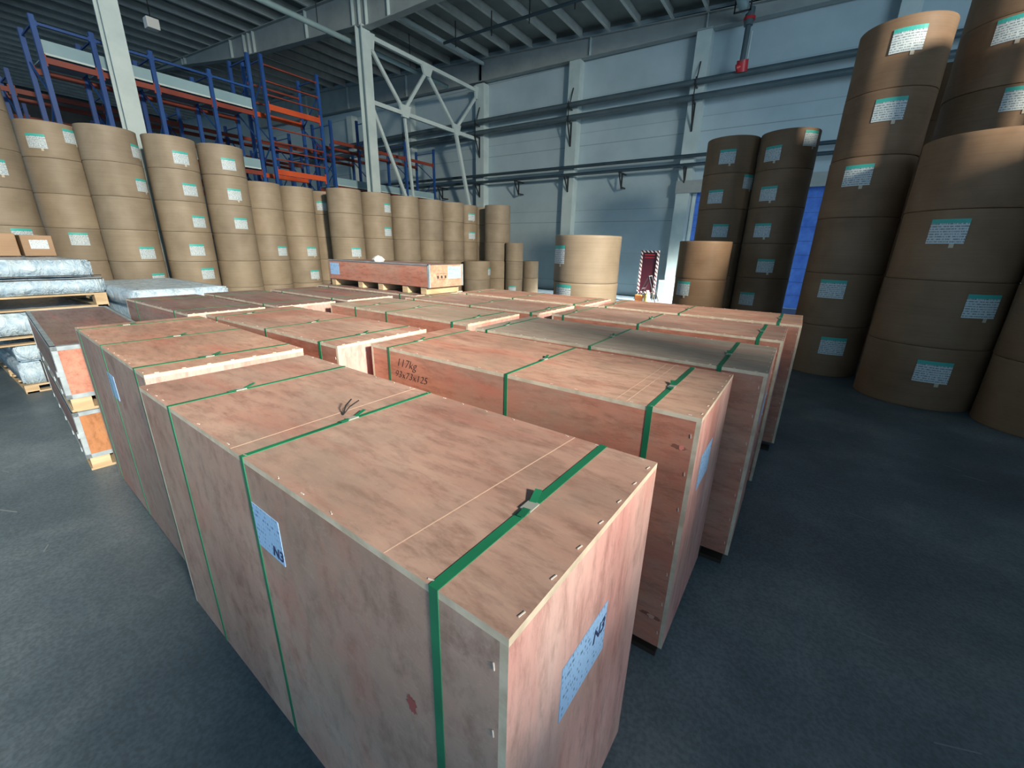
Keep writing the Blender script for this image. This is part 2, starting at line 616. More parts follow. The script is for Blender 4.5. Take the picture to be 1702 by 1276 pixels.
stiff = (-28.4, -28.1, -23.2, -22.0, -21.6, -21.2, -17.3, -14.5, -14.15, -13.8, -12.7, -8, -4.6)
girder(11.25, ((-34, 11.0), (-28, 10.35), (-22.6, 9.62), (-18, 9.25), (-14.3, 8.97), (-13.9, 8.85), (9, 8.85 - .05)), 'deep grey roof girder crossing over the front steel column', -33.5, 8)
stiff = (-28, -23.8, -18.9, -14.0, -8.55, -4.3, 1.0)
girder(17.62, ((-34, 9.6), (-14, 9.08), (13, 8.75)), 'grey roof girder running along the top of the back wall', -33.5, 12)
stiff = ()
girder(4.25, ((-34, 11.0), (-22.6, 9.8), (-14.2, 9.1), (12, 8.9)), 'grey roof girder above the left column, nearest the crates', -33.5, 8)

# vertical bracing between the column and the wall
t = thing('bracing_frame', 'pale zigzag steel bracing frame between the column and the back wall', 'bracing', (-14.15, 0, 0))
P = {'a': (11.45, 8.75), 'b': (17.45, 8.72), 'c': (11.45, 6.76), 'd': (17.45, 6.74), 'm': (14.25, 8.62), 'p': (12.95, 6.85), 'q': (15.95, 6.85)}


def Y(k, dz=0):
    return (0, P[k][0], P[k][1] + dz)


for a, b in (('a', 'b'), ('c', 'd')):
    MB().bar(Y(a), Y(b), .12, .14, STEEL).build('chord', t)
for a, b in ((('a', -.2), 'p'), (('m', -.1), 'p'), (('m', -.1), 'q'), (('b', -.2), 'q')):
    MB().bar(Y(a[0], a[1]), Y(b), .08, .12, STEEL).build('diagonal', t)
MB().bar((0, 11.45, 6.6), (0, 13.05, 3.3), .08, .12, STEEL).build('lower_diagonal', t)
MB().bar((0, 12.98, 6.6), (0, 13.35, 2.4), .08, .10, STEEL).build('lower_diagonal', t)
MB().bar((0, 15.97, 6.7), (0, 17.35, 2.2), .10, .16, STEEL).build('lower_diagonal', t)
for (y, z, wd, ht) in ((14.25, 8.52, .62, .34), (12.98, 6.83, .60, .42), (15.97, 6.83, .56, .42), (11.55, 8.62, .34, .5), (17.38, 8.62, .26, .5), (13.1, 3.05, .3, .5)):
    g = MB()
    g.v += [(-.012, y - wd / 2, z + ht / 2), (-.012, y + wd / 2, z + ht / 2), (-.012, y + wd / 4, z - ht / 2), (-.012, y - wd / 4, z - ht / 2),
            (.075, y - wd / 2, z + ht / 2), (.075, y + wd / 2, z + ht / 2), (.075, y + wd / 4, z - ht / 2), (.075, y - wd / 4, z - ht / 2)]
    for q in ((0, 1, 2, 3), (4, 7, 6, 5), (0, 4, 5, 1), (1, 5, 6, 2), (2, 6, 7, 3), (3, 7, 4, 0)):
        g.f.append(q)
        g.mi.append(g.m(STEEL))
    g.build('gusset_plate', t)
o = MB().bar((-13.8, 11.4, 9.62), (-13.8, 17.5, 9.72), .10, .12, STEEL).build('tie_beam')
tag(o, 'pale steel tie beam just under the roof above the bracing', 'beam')

# pipes
PY = YW - .62
for z, lab in ((7.40, 'thick dark grey pipe along the back wall, upper of the high pair'), (6.95, 'thick dark grey pipe along the back wall, lower of the high pair')):
    o = MB().tube((-30, PY, z), (13, PY, z), .10, PIPE, 16).build('wall_pipe', smooth=True)
    tag(o, lab, 'pipe')
for z, lab in ((5.13, 'thin black pipe along the back wall, upper of the low pair'), (4.84, 'thin black pipe along the back wall, lower of the low pair')):
    o = MB().tube((-30, PY, z), (13, PY, z), .062, PIPED, 12).build('wall_pipe', smooth=True)
    tag(o, lab, 'pipe')
words = {-18.9: 'behind the zigzag bracing', -14.0: 'where the zigzag bracing meets the wall', -9.15: 'at the second wall column', -4.33: 'at the wall column beside the blue door', -11.7: 'between the bracing and the second wall column',
         -6.75: 'midway between the two right-hand wall columns', 1.0: 'right of the blue door', -16.5: 'left of the bracing corner'}


def bracket(xc, z, big):
    h = .85 if big else .55
    mbb = MB()
    mbb.bar((xc, PY - .17, z), (xc, YW - .38, z), .05, .05, BLK)
    mbb.bar((xc, YW - .41, z + .03), (xc, YW - .41, z - h), .05, .05, BLK)
    mbb.bar((xc, PY - .15, z), (xc, YW - .41, z - h), .04, .04, BLK)
    if xc not in (-11.7, -6.75, -16.5):
        pass
    else:
        mbb.bar((xc, YW - .40, z), (xc, YW, z), .05, .05, BLK)
        mbb.bar((xc, YW - .40, z - h + .05), (xc, YW, z - h + .05), .05, .05, BLK)
    if big:
        mbb.bar((xc, PY - .13, z), (xc, PY - .13, z + .72), .03, .03, BLK)
        mbb.bar((xc, PY - .13, z + .4), (xc, YW - .41, z + 1.25), .03, .03, BLK)
        mbb.bar((xc, PY - .15, z + .47), (xc, YW - .41, z + .47), .04, .04, BLK)
    o = mbb.build('pipe_bracket')
    tag(o, 'black triangular bracket under the %s pipes %s' % ('high' if big else 'low', words[xc]), 'bracket', 'brackets holding the wall pipes')


for xc in (-18.9, -14.0, -9.15, -4.33, 1.0):
    bracket(xc, 6.80, True)
for xc in (-16.5, -14.0, -11.7, -9.15, -6.75, -4.33):
    bracket(xc, 4.76, False)

t = thing('drop_pipe', 'vertical dark pipe with red fittings dropping onto the high wall pipe', 'pipe')
MB().tube((-2.95, 17.1, 8.75), (-2.95, 17.02, 7.62), .08, PIPE).tube((-2.85, 17.25, 8.5), (-2.85, 17.25, 7.5), .03, STEEL).build('riser', t, smooth=True)
MB().tube((-2.95, 17.1, 7.72), (-2.95, 17.2, 7.42), .17, RED, 16).tube((-2.95, 17.1, 7.56), (-3.1, 17.05, 7.50), .1, RED).build('red_elbow', t, smooth=True)
MB().tube((-2.95, 17.07, 9.05), (-2.95, 17.07, 8.6), .13, PIPE, 14).tube((-2.95, 17.1, 8.82), (-2.95, 17.1, 8.74), .17, RED, 14).build('flange_joint', t, smooth=True)
t = thing('main_pipe', 'thick pale green-grey pipe hung under the roof towards the back wall', 'pipe')
MB().tube((-3.1, -10, 8.98), (-3.1, 16.9, 8.98), .14, PIPEL, 18).build('pipe_run', t, smooth=True)
for y in (16.6, 12.5, 8.0):
    m_ = MB()
    m_.bar((-3.32, y, 8.80), (-3.32, y, 9.55), .04, .04, BLK)
    m_.bar((-2.88, y, 8.80), (-2.88, y, 9.55), .04, .04, BLK)
    m_.bar((-3.34, y, 8.82), (-2.86, y, 8.82), .04, .04, BLK)
    m_.build('hanger', t)
t = thing('sprinkler_pipe', 'thin dark sprinkler pipe hanging across the roof purlins', 'pipe')
MB().tube((-13.2, 14.3, 9.30), (9, 14.3, 8.80 + .32), .05, PIPED, 10).build('pipe_run', t, smooth=True)
for x in (-12.6, -10.9, -9.3, -7.6, -6.0, -4.4):
    MB().tube((x, 14.3, zroof(x) - .2), (x, 14.3, 9.05), .02, BLK, 6).build('hanger_rod', t)
t = thing('roof_pipe', 'pale blue-green pipe under the roof left of the front steel column', 'pipe')
MB().tube((-15.1, -2, 8.78), (-15.1, 16.5, 8.78), .09, PIPEL, 14).build('pipe_run', t, smooth=True)
for y in (2.5, 7.2, 10.2, 14.3):
    MB().tube((-15.1, y, zroof(-15.1) - .2), (-15.1, y, 8.8), .015, BLK, 6).build('hanger_rod', t)
t = thing('flood_lamp', 'small unlit white lamp hanging under the dark roof near the left column', 'lamp')
MB().box(-19.5, -19.2, 6.75, 7.1, 8.45, 8.75, WHITEM).build('housing', t, bevel=.02)
MB().tube((-19.35, 6.92, 8.74), (-19.35, 6.92, zroof(-19.35) - .2), .015, BLK, 6).build('cord', t)

# blue sectional door with frame, header and track
mb = MB()
for k in range(9):
    z0 = .02 + k * .455
    mb.box(-3.93, .72, YW + .06, YW + .12, z0, z0 + .445, DOORM)
    mb.box(-3.93, .72, YW + .07, YW + .11, z0 + .445, z0 + .455, BLK)
door = struct(mb, 'door_1')
mb = MB()
mb.box(-4.60, .95, YW - .47, YW - .41, 3.93, 4.35, GIRDER)
mb.box(-4.05, -3.93, YW - .05, YW - .001, 0, 3.93, STEEL)
mb.box(.72, .84, YW - .05, YW - .001, 0, 3.93, STEEL)
mb.build('door_frame', door)

# ---------------------------------------------------------------- plywood crates
T = .018


def label_card(parent, name, origin, ux, uz, wd, ht, mat, thick=.0015):
    """flat paper card; origin is its lower left corner seen from outside"""
    o_, ux, uz = Vector(origin), Vector(ux), Vector(uz)
    n = ux.cross(uz).normalized() * thick
    p = [o_ + n, o_ + ux * wd + n, o_ + ux * wd + uz * ht + n, o_ + uz * ht + n]
    q = [v_ - n * .98 for v_ in p]
    m_ = MB()
    m_.face(p, mat, [(0, 0), (1, 0), (1, 1), (0, 1)])
    for k in range(4):
        m_.face([q[k], q[(k + 1) % 4], p[(k + 1) % 4], p[k]], mat, [(0, 0)] * 4)
    me = m_.mesh(name)
    o = bpy.data.objects.new(name, me)
    o.parent = parent
    COL.objects.link(o)
    return o


def staples(mb, p, d, n, side):
    pass


def crate(label, x0, x1, y0, y1, z1, straps, rot=0, top=None, front=None, end=None, zb=.105, group='plywood crates in the long rows', endlab=(.25, .62), frontlab=None, lab_text=False, knots=True, ties=(), lines=()):
    top, front, end = top or PLY_TOP, front or PLY_SIDE, end or PLY_END
    cx, cy = (x0 + x1) / 2, (y0 + y1) / 2
    t = thing('plywood_crate', label, 'crate', (cx, cy, 0), rot, group)
    a, b, c, d = x0 - cx, x1 - cx, y0 - cy, y1 - cy
    # top sheet lies over the four walls; its edge plies show all round
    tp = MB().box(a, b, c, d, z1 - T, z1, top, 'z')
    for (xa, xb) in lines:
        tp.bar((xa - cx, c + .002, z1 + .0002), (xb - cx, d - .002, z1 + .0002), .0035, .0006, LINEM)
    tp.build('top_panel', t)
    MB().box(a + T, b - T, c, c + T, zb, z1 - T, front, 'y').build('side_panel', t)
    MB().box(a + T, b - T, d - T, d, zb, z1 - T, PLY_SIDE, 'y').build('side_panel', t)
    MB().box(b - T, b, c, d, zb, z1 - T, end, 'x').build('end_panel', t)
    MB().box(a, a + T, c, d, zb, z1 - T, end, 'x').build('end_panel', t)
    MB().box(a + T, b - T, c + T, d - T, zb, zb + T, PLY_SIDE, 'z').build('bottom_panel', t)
    mb_ = MB()
    for sx in (a + .12, (a + b) / 2, b - .20):
        mb_.box(sx - .045, sx + .045, c + .03, d - .03, 0, zb, SKID)
    mb_.box(a + .05, b - .03, c + .04, c + .13, .0, zb * .25, SKID)
    mb_.box(a + .05, b - .03, d - .13, d - .04, .0, zb * .25, SKID)
    mb_.build('skid_base', t)
    h = .0020
    for si, sx in enumerate(straps):
        s = sx - cx
        W = .0115 if si == len(straps) - 1 else .0085
        m_ = MB()
        m_.box(s - W, s + W, c - h, d + h, z1, z1 + h, STRAP)
        m_.box(s - W, s + W, c - h, c, zb, z1, STRAP)
        m_.box(s - W, s + W, d, d + h, zb, z1, STRAP)
        m_.box(s - W, s + W, c, d, zb - h, zb, STRAP)
        so = m_.build('strap', t)
        if knots:
            ky = c + (d - c) * (.34 + .22 * ((si * 37) % 10) / 10)
            k_ = MB()
            k_.box(s - W * 1.25, s + W * 1.25, ky - .02, ky + .02, z1 + h, z1 + h + .004, BUCKLE)
            k_.bar((s - .002, ky + .015, z1 + .006), (s - .014, ky + .06, z1 + .014), W * 1.6, .0016, STRAP)
            k_.bar((s + .002, ky - .015, z1 + .006), (s + .008, ky - .05, z1 + .008), W * 1.6, .0016, STRAP)
            k_.build('strap_seal', so)
    # staples along the top edges
    rs = random.Random(label)
    m_ = MB()
    n = int((b - a) / .11)
    for k in range(n):
        sx = a + .06 + (b - a - .12) * k / max(1, n - 1) + rs.uniform(-.02, .02)
        for yy in (c + .010, d - .010):
            if rs.random() < .7:
                an = rs.uniform(-.6, .6)
                m_.bar((sx - .007 * math.cos(an), yy - .004 * math.sin(an), z1 + .0012), (sx + .007 * math.cos(an), yy + .004 * math.sin(an), z1 + .0012), .0022, .0018, STAPLE)
    n = 7
    for k in range(n):
        yy = c + .05 + (d - c - .1) * k / (n - 1)
        m_.bar((b - .012, yy - .008, z1 + .0012), (b - .009, yy + .008, z1 + .0012), .0022, .0018, STAPLE)
    for k in range(7):
        zz = zb + .08 + (z1 - zb - .16) * k / 6
        m_.bar((b - .010 - T, c - .0012, zz - .008), (b - .012 - T, c - .0012, zz + .008), .0022, .0018, STAPLE)
    st_ = m_.build('staples', t)
    st_['kind'] = 'stuff'
    if endlab:
        yy, zz = endlab
        lc = label_card(t, 'shipping_label', (b + .0003, c + yy, zz), (0, 1, 0), (0, 0, 1), .235, .165, LABEL_BLUE)
        if lab_text:
            text_mesh('label_writing', 'N3', .055, BLUEINK, lc, (b + .0025, c + yy + .155, zz + .085), (math.pi / 2, 0, math.pi / 2), .2, .001)
    if frontlab:
        xx, zz, rz = frontlab
        lc = label_card(t, 'shipping_label', (xx - cx, c - .0003, zz), (1, 0, 0), (0, 0, 1), .16, .15, LABEL_BLUE)
        if lab_text:
            text_mesh('label_writing', 'N3', .05, BLUEINK, lc, (xx - cx + .095, c - .0025, zz + .012), (math.pi / 2, 0, 0), .2, .001)
    for (tx, ty) in ties:
        k_ = MB()
        for dx, dy in ((-.02, .05), (.012, .06)):
            k_.bar((tx - cx, ty - cy, z1 + .004), (tx - cx + dx * .6, ty - cy + dy * .4, z1 + .03), .004, .003, BLACKTIE)
            k_.bar((tx - cx + dx * .6, ty - cy + dy * .4, z1 + .03), (tx - cx + dx, ty - cy + dy, z1 + .045), .004, .003, BLACKTIE)
        k_.build('cable_tie', t)
    return t


H = 1.245
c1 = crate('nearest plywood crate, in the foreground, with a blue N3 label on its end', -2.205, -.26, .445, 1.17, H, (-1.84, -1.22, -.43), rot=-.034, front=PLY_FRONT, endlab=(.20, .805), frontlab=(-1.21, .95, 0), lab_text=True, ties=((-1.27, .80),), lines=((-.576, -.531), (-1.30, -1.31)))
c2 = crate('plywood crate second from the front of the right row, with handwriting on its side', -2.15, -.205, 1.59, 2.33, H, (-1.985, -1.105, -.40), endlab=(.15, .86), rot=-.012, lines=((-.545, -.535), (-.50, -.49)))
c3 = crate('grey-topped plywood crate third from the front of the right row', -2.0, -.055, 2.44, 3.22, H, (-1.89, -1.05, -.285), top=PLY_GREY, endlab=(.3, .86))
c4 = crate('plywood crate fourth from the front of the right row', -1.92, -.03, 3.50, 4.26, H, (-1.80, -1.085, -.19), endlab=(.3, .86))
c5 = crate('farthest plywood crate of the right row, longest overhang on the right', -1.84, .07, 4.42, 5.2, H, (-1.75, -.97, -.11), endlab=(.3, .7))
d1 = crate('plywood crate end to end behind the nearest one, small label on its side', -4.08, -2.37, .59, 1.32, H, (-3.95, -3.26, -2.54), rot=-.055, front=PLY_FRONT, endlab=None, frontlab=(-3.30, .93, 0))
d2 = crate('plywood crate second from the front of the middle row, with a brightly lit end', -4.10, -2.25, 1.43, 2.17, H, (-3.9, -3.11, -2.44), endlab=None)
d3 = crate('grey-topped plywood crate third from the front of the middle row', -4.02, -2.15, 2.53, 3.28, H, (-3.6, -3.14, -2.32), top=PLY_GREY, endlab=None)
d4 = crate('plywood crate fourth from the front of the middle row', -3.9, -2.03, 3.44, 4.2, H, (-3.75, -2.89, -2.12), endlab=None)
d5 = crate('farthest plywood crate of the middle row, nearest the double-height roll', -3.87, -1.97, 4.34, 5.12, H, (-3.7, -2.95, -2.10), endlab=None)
e = []
for k, (ya, yb, xa, xb, word) in enumerate(((1.36, 2.0, -5.9, -4.28, 'nearest of four in the left row'), (2.1, 2.72, -5.95, -4.22, 'second of four in the left row'), (2.86, 3.5, -5.9, -4.2, 'third of four in the left row'),
                                            (3.72, 4.62, -6.2, -4.02, 'farthest in the left row, under the small crate'))):
    crate('dark-topped plywood crate, ' + word, xa, xb, ya, yb, H - .01, (xa + .3, xb - .3), top=PLY_DARK, front=PLY_DARK, endlab=None, knots=False, group='dark-topped crates in the left row')



def patch(parent, name, x, y, z, rx, rz, mat, seed):
    """irregular flat mark on a -y face"""
    r_ = random.Random(seed)
    n = 22
    m_ = MB()
    m_.face([(x + rx * (1 + r_.uniform(-.35, .25)) * math.cos(2 * math.pi * k / n), y, z + rz * (1 + r_.uniform(-.35, .25)) * math.sin(2 * math.pi * k / n)) for k in range(n)], mat)
    return m_.build(name, parent)


STAIN = nmat('red_stain', (.34, .09, .085), .7)
KNOT = nmat('dark_knot', (.26, .11, .08), .7)
PINK = nmat('pink_knot', (.80, .28, .24), .6)
PALEK = nmat('pale_knot', (.62, .36, .28), .7)
patch(c1, 'red_stain', .715, -.3633, .87, .016, .028, STAIN, 1)
patch(c2, 'knot', .905, -.3706, 1.108, .030, .009, KNOT, 2)
patch(c2, 'knot', .918, -.3712, 1.11, .010, .011, PINK, 3)
patch(c2, 'knot', .905, -.3706, .26, .05, .012, KNOT, 4)
patch(c2, 'knot', .905, -.3712, .26, .016, .011, PALEK, 5)
# handwriting on the second crate
text_mesh('handwriting', '117kg', .072, INK, c2, (-1.92 + 1.1775, 1.59 - 1.96 - .0008, 1.145), (math.pi / 2, 0, 0), .35, -.0012)
text_mesh('handwriting', '93x73x125', .062, INK, c2, (-1.94 + 1.1775, 1.59 - 1.96 - .0008, 1.075), (math.pi / 2, 0, 0), .35, -.0012)

# ---------------------------------------------------------------- steel-edged crates, two high


def edged_crate(label, x0, x1, y0, y1, z0, z1, end, side, rot=-.083):
    cx, cy = (x0 + x1) / 2, (y0 + y1) / 2
    t = thing('edged_crate', label, 'crate', (cx, cy, z0), rot, 'steel-edged crates stacked two high')
    a, b, c, d, h = x0 - cx, x1 - cx, y0 - cy, y1 - cy, z1 - z0
    zb = .11
    MB().box(a + .004, b - .004, c + .004, c + .018, zb, h - .004, side).build('side_panel', t)
    MB().box(a + .004, b - .004, d - .018, d - .004, zb, h - .004, side).build('side_panel', t)
    MB().box(b - .018, b - .004, c + .018, d - .018, zb, h - .004, end).build('end_panel', t)
    MB().box(a + .004, a + .018, c + .018, d - .018, zb, h - .004, end).build('end_panel', t)
    MB().box(a + .004, b - .004, c + .004, d - .004, h - .018, h - .004, PLY_DARK).build('top_panel', t)
    g = .035
    m_ = MB()
    for yy, s in ((c, 1), (d, -1)):
        for xx, q in ((a, 1), (b, -1)):
            m_.box(min(xx, xx + q * g), max(xx, xx + q * g), min(yy, yy + s * .004), max(yy, yy + s * .004), zb, h, GALV)
            m_.box(min(xx, xx + q * .004), max(xx, xx + q * .004), min(yy, yy + s * g), max(yy, yy + s * g), zb, h, GALV)
        for zz in ((zb, zb + g), (h - g, h)):
            m_.box(a, b, min(yy, yy + s * .004), max(yy, yy + s * .004), zz[0], zz[1], GALV)
    for xx, q in ((a, 1), (b, -1)):
        for zz in ((zb, zb + g), (h - g, h)):
            m_.box(min(xx, xx + q * .004), max(xx, xx + q * .004), c, d, zz[0], zz[1], GALV)
    m_.box(a, b, c, c + g, h - .004, h, GALV)
    m_.box(a, b, d - g, d, h - .004, h, GALV)
    m_.box(b - g, b, c, d, h - .004, h, GALV)
    m_.build('steel_edging', t)
    MB().box(b - .05, b + .008, c - .008, c + .03, zb + .19, zb + .23, GALV).build('clip', t)
    for k in range(5):
        xx = a + .3 + k * (b - a - .5) / 4
        MB().box(xx - .02, xx + .02, c - .006, c, zb + .01, zb + .05, GALV).build('clip', t)
    m_ = MB()
    for yy in (c + .02, (c + d) / 2 - .05, d - .14):
        m_.box(a + .05, b - .01, yy, yy + .12, .018, zb, PALE)
    m_.box(a + .05, b - .01, c + .01, d - .01, 0, .018, PALE)
    m_.build('pallet_feet', t)
    return t


edged_crate('lower steel-edged crate with an orange end, on the floor at the left', -7.04, -4.53, .65, 1.32, 0, .515, PLY_ORANGE, PLY_DARK)
edged_crate('upper steel-edged crate stacked on the orange-ended one at the left', -7.05, -4.54, .65, 1.32, .515, 1.05, PLY_SIDE, PLY_DARK)

# small crate on top of the left row
t = thing('small_crate', 'small reddish wooden crate with blue labels, standing on top of the crates', 'crate', (-4.98, 4.18, H - .006), 0)
MB().box(-1.06, 1.06, -.32, .32, .09, .37, PLY_DARK).build('crate_body', t)
MB().box(-1.065, 1.04, -.325, -.32, .095, .35, PLY_SIDE).build('side_panel', t)
MB().box(1.06, 1.072, -.32, .32, .09, .37, plywood('speckled_osb_end', (8, 8, 8), (.38, .24, .16), (.48, .34, .24), (.58, .46, .35))).build('end_panel', t)
m_ = MB()
m_.box(1.045, 1.076, -.326, -.30, .09, .375, GALV)
m_.box(1.045, 1.076, .30, .326, .09, .375, GALV)
m_.box(-1.07, 1.07, -.326, -.30, .365, .375, GALV)
m_.build('steel_edging', t)
for xx in (-1.0, -.35, .1, .6, .95):
    MB().box(xx - .05, xx + .05, -.31, .31, 0, .09, PALE).build('foot', t)
label_card(t, 'shipping_label', (1.0725, .02, .19), (0, 1, 0), (0, 0, 1), .26, .16, LABEL_BLUE)
label_card(t, 'shipping_label', (-1.03, -.3265, .16), (1, 0, 0), (0, 0, 1), .22, .17, LABEL_BLUE)
m_ = MB()
for k in range(3):
    m_.box(1.0722, 1.0735, -.18 + k * .07, -.15 + k * .07, .20, .235, INK)
m_.bar((1.073, -.19, .185), (1.073, .0, .185), .003, .003, INK)
m_.bar((1.073, -.19, .26), (1.073, .0, .26), .003, .003, INK)
m_.build('stencil_marks', t)
o = MB()
o.lathe([(.0, .0), (.07, .0), (.09, .03), (.05, .07), (.0, .09)], WHITEM, 9)
o = o.build('crumpled_wrap', loc=(-5.05, 4.0, H + .365))
tag(o, 'scrap of crumpled white wrap lying on the small reddish crate', 'packing scrap')

# ---------------------------------------------------------------- plastic wrapped panel packs on pallets


def pack_mesh(lx, ly, h, seed):
    bm = bmesh.new()
    bmesh.ops.create_cube(bm, size=1)
    bmesh.ops.scale(bm, vec=(lx, ly, h), verts=bm.verts)
    bmesh.ops.bevel(bm, geom=bm.edges[:], offset=.022, segments=2, affect='EDGES')
    bmesh.ops.subdivide_edges(bm, edges=[e_ for e_ in bm.edges if e_.calc_length() > .3], cuts=14, use_grid_fill=True)
    r_ = random.Random(seed)
    ph = [r_.uniform(0, 6) for _ in range(6)]
    for v_ in bm.verts:
        x_, y_, z_ = v_.co
        a_ = math.sin(9 * y_ + 22 * z_ + ph[0]) * .5 + math.sin(23 * y_ - 17 * z_ + ph[1]) * .35 + math.sin(15 * x_ + 12 * z_ + ph[2]) * .4 + r_.uniform(-.4, .4)
        v_.co += v_.normal * a_ * .006
    me = bpy.data.meshes.new('panel_pack')
    bm.to_mesh(me)
    bm.free()
    zs = [v_.co.z for v_ in me.vertices]
    f_ = (h - .002) / (max(zs) - min(zs))
    m0 = (max(zs) + min(zs)) / 2
    for v_ in me.vertices:
        v_.co.z = (v_.co.z - m0) * f_
    me.materials.append(WRAP)
    me.shade_smooth()
    return me


def pack(label, cx, cy, z0, lx, ly, h, seed, cords=2):
    o = bpy.data.objects.new('wrapped_panel_pack', pack_mesh(lx, ly, h, seed))
    o.location = (cx, cy, z0 + h / 2)
    COL.objects.link(o)
    tag(o, label, 'wrapped panels', 'plastic-wrapped panel packs')
    for k in range(cords):
        yy = (-.3 + .6 * k) * ly
        m_ = MB()
        m_.bar((-lx / 2, yy, h / 2 - .001), (lx / 2 + .007, yy, h / 2 - .001), .014, .004, BLK)
        m_.bar((lx / 2 + .007, yy, h / 2), (lx / 2 + .007, yy, -h / 2), .014, .004, BLK, up=(1, 0, 0))
        m_.build('cord', o)
    return o


def pallet(label, cx, cy, z0, lx, ly, h=.13):
    t = thing('pallet', label, 'pallet', (cx, cy, z0), 0, 'pine pallets under the wrapped packs')
    n = 7
    for k in range(n):
        xx = -lx / 2 + k * (lx - .10) / (n - 1)
        MB().box(xx, xx + .10, -ly / 2, ly / 2, h - .02, h, PALE).build('deck_board', t)
    for s in (-1, 0, 1):
        yy = s * (ly / 2 - .06)
        for q in (-1, 0, 1):
            xx = q * (lx / 2 - .07)
            MB().box(xx - .07, xx + .07, yy - .06, yy + .06, .018, h - .02, PALE).build('block', t)
        MB().box(-lx / 2, lx / 2, yy - .05, yy + .05, 0, .018, PALE).build('runner', t)
    MB().box(lx / 2 - .1, lx / 2, -ly / 2, ly / 2, 0, .018, PALE).build('bottom_board', t)
    return t


# near left stack: seen over the steel-edged crates
pallet('pine pallet on the floor under the near wrapped stack at the left', -8.75, 1.1, 0, 2.3, 1.0, .10)
pack('wrapped pack at the bottom of the near left stack', -8.75, 1.1, .10, 2.26, .98, .27, 1)
pack('wrapped pack second from the bottom of the near left stack', -8.77, 1.12, .37, 2.26, .98, .22, 9)
pallet('pine pallet halfway up the near left stack of wrapped packs', -8.75, .40, .592, 2.3, 2.2, .10)
pack('wide wrapped pack with a cord, under the pallet of the topmost pair', -8.76, .42, .70, 2.26, 2.24, .28, 2, 1)
pallet('pine pallet carrying the topmost pair of wrapped packs at the left edge', -8.76, .42, .99, 2.35, 2.3, .17)
pack('wrapped pack at the left edge, lower of the topmost pair', -8.76, .42, 1.16, 2.32, 2.34, .20, 3, 1)
pack('wrapped pack at the left edge, topmost of its stack', -8.78, .38, 1.36, 2.3, 2.26, .22, 4, 0)
for z_ in (1.345, 1.385):
    o = MB().box(-7.590, -7.582, -.75, 1.57, z_ - .006, z_ + .006, BLK).build('packing_band')
    tag(o, ('upper' if z_ > 1.36 else 'lower') + ' of two dark bands across the topmost wrapped packs at the left edge', 'strap')
# far left corner stack
pallet('pine pallet at the very left edge, partly out of the picture', -7.9, -1.25, 0, 1.6, 1.0, .14)
pack('wrapped pack on the pallet at the very left edge', -7.9, -1.25, .14, 1.6, 1.0, .22, 5, 1)
# low stack behind the dark crates
pallet('pine pallet under the wrapped stack behind the dark crates', -7.85, 2.12, 0, 2.1, 1.0, .13)
pack('wrapped pack at the floor end of the stack behind the dark crates', -7.85, 2.12, .13, 2.1, .98, .45, 6)
pack('wrapped pack second from top in the stack behind the dark crates', -7.85, 2.12, .582, 2.1, .96, .45, 7)
pack('flat wrapped pack lying topmost behind the dark crates', -7.70, 2.12, 1.035, 2.2, 1.04, .215, 8, 0)
# wrapped pallet between stack and crates
for (lab, cx, cy, wd, hh) in (('brown carton with a small white label, left of the pair on the wrapped pack', -9.3, .78, .66, .30), ('brown carton with a strip label, right of the pair on the wrapped pack', -9.28, 1.30, .28 + .03, .28)):
    t = thing('carton', lab, 'box', (cx, cy, 1.58), 0)
    MB().box(-.25, .25, -wd / 2, wd / 2, 0, hh, CARTON).build('carton_body', t, bevel=.008)
    MB().box(-.252, .252, -.03, .03, hh, hh + .002, TAPE).build('tape', t)
    label_card(t, 'carton_label', (.2515, -.08, .10), (0, 1, 0), (0, 0, 1), .18, .12, LABEL_WHITE)

# ---------------------------------------------------------------- kraft paper rolls
ORD = ['topmost', 'second from top', 'third from top', 'fourth from top', 'fifth from top', 'sixth from top', 'seventh from top']


def roll_mesh(r, h, mat, seed):
    rs = random.Random(seed)
    n = 56
    # wrapped roll: slightly waisted, with crimped rounded rims and folded ends
    prof = [(.045, .004), (r * .80, .004), (r - .012, .001), (r - .003, .004), (r + .001, .014), (r, .05), (r - .003, h * .5), (r, h - .05), (r + .001, h - .014), (r - .003, h - .004), (r - .012, h - .001), (r * .80, h - .004), (.045, h - .004)]
    mb_ = MB()
    mats = [KRAFT_END] * 2 + [mat] * 8 + [KRAFT_END] * 2
    mb_.lathe(prof, mat, n, mats=mats)
    i = len(mb_.v) - n * len(prof)
    for j in range(3, 10):
        for k in range(n):
            x_, y_, z_ = mb_.v[i + j * n + k]
            a_ = 2 * math.pi * k / n
            q = 1 + .0035 * math.sin(3 * a_ + seed) + .0025 * math.sin(7 * a_ + seed * 2) + (rs.uniform(-.002, .002) if j in (4, 8) else 0)
            mb_.v[i + j * n + k] = (x_ * q, y_ * q, z_)
    # closed core ends
    for z_, flip in ((.004, 0), (h - .004, 1)):
        mb_.face([(.045 * math.cos(2 * math.pi * k / 16), .045 * math.sin(2 * math.pi * k / 16), z_) for k in range(16)], BLK)
    return mb_.mesh('paper_roll', True)


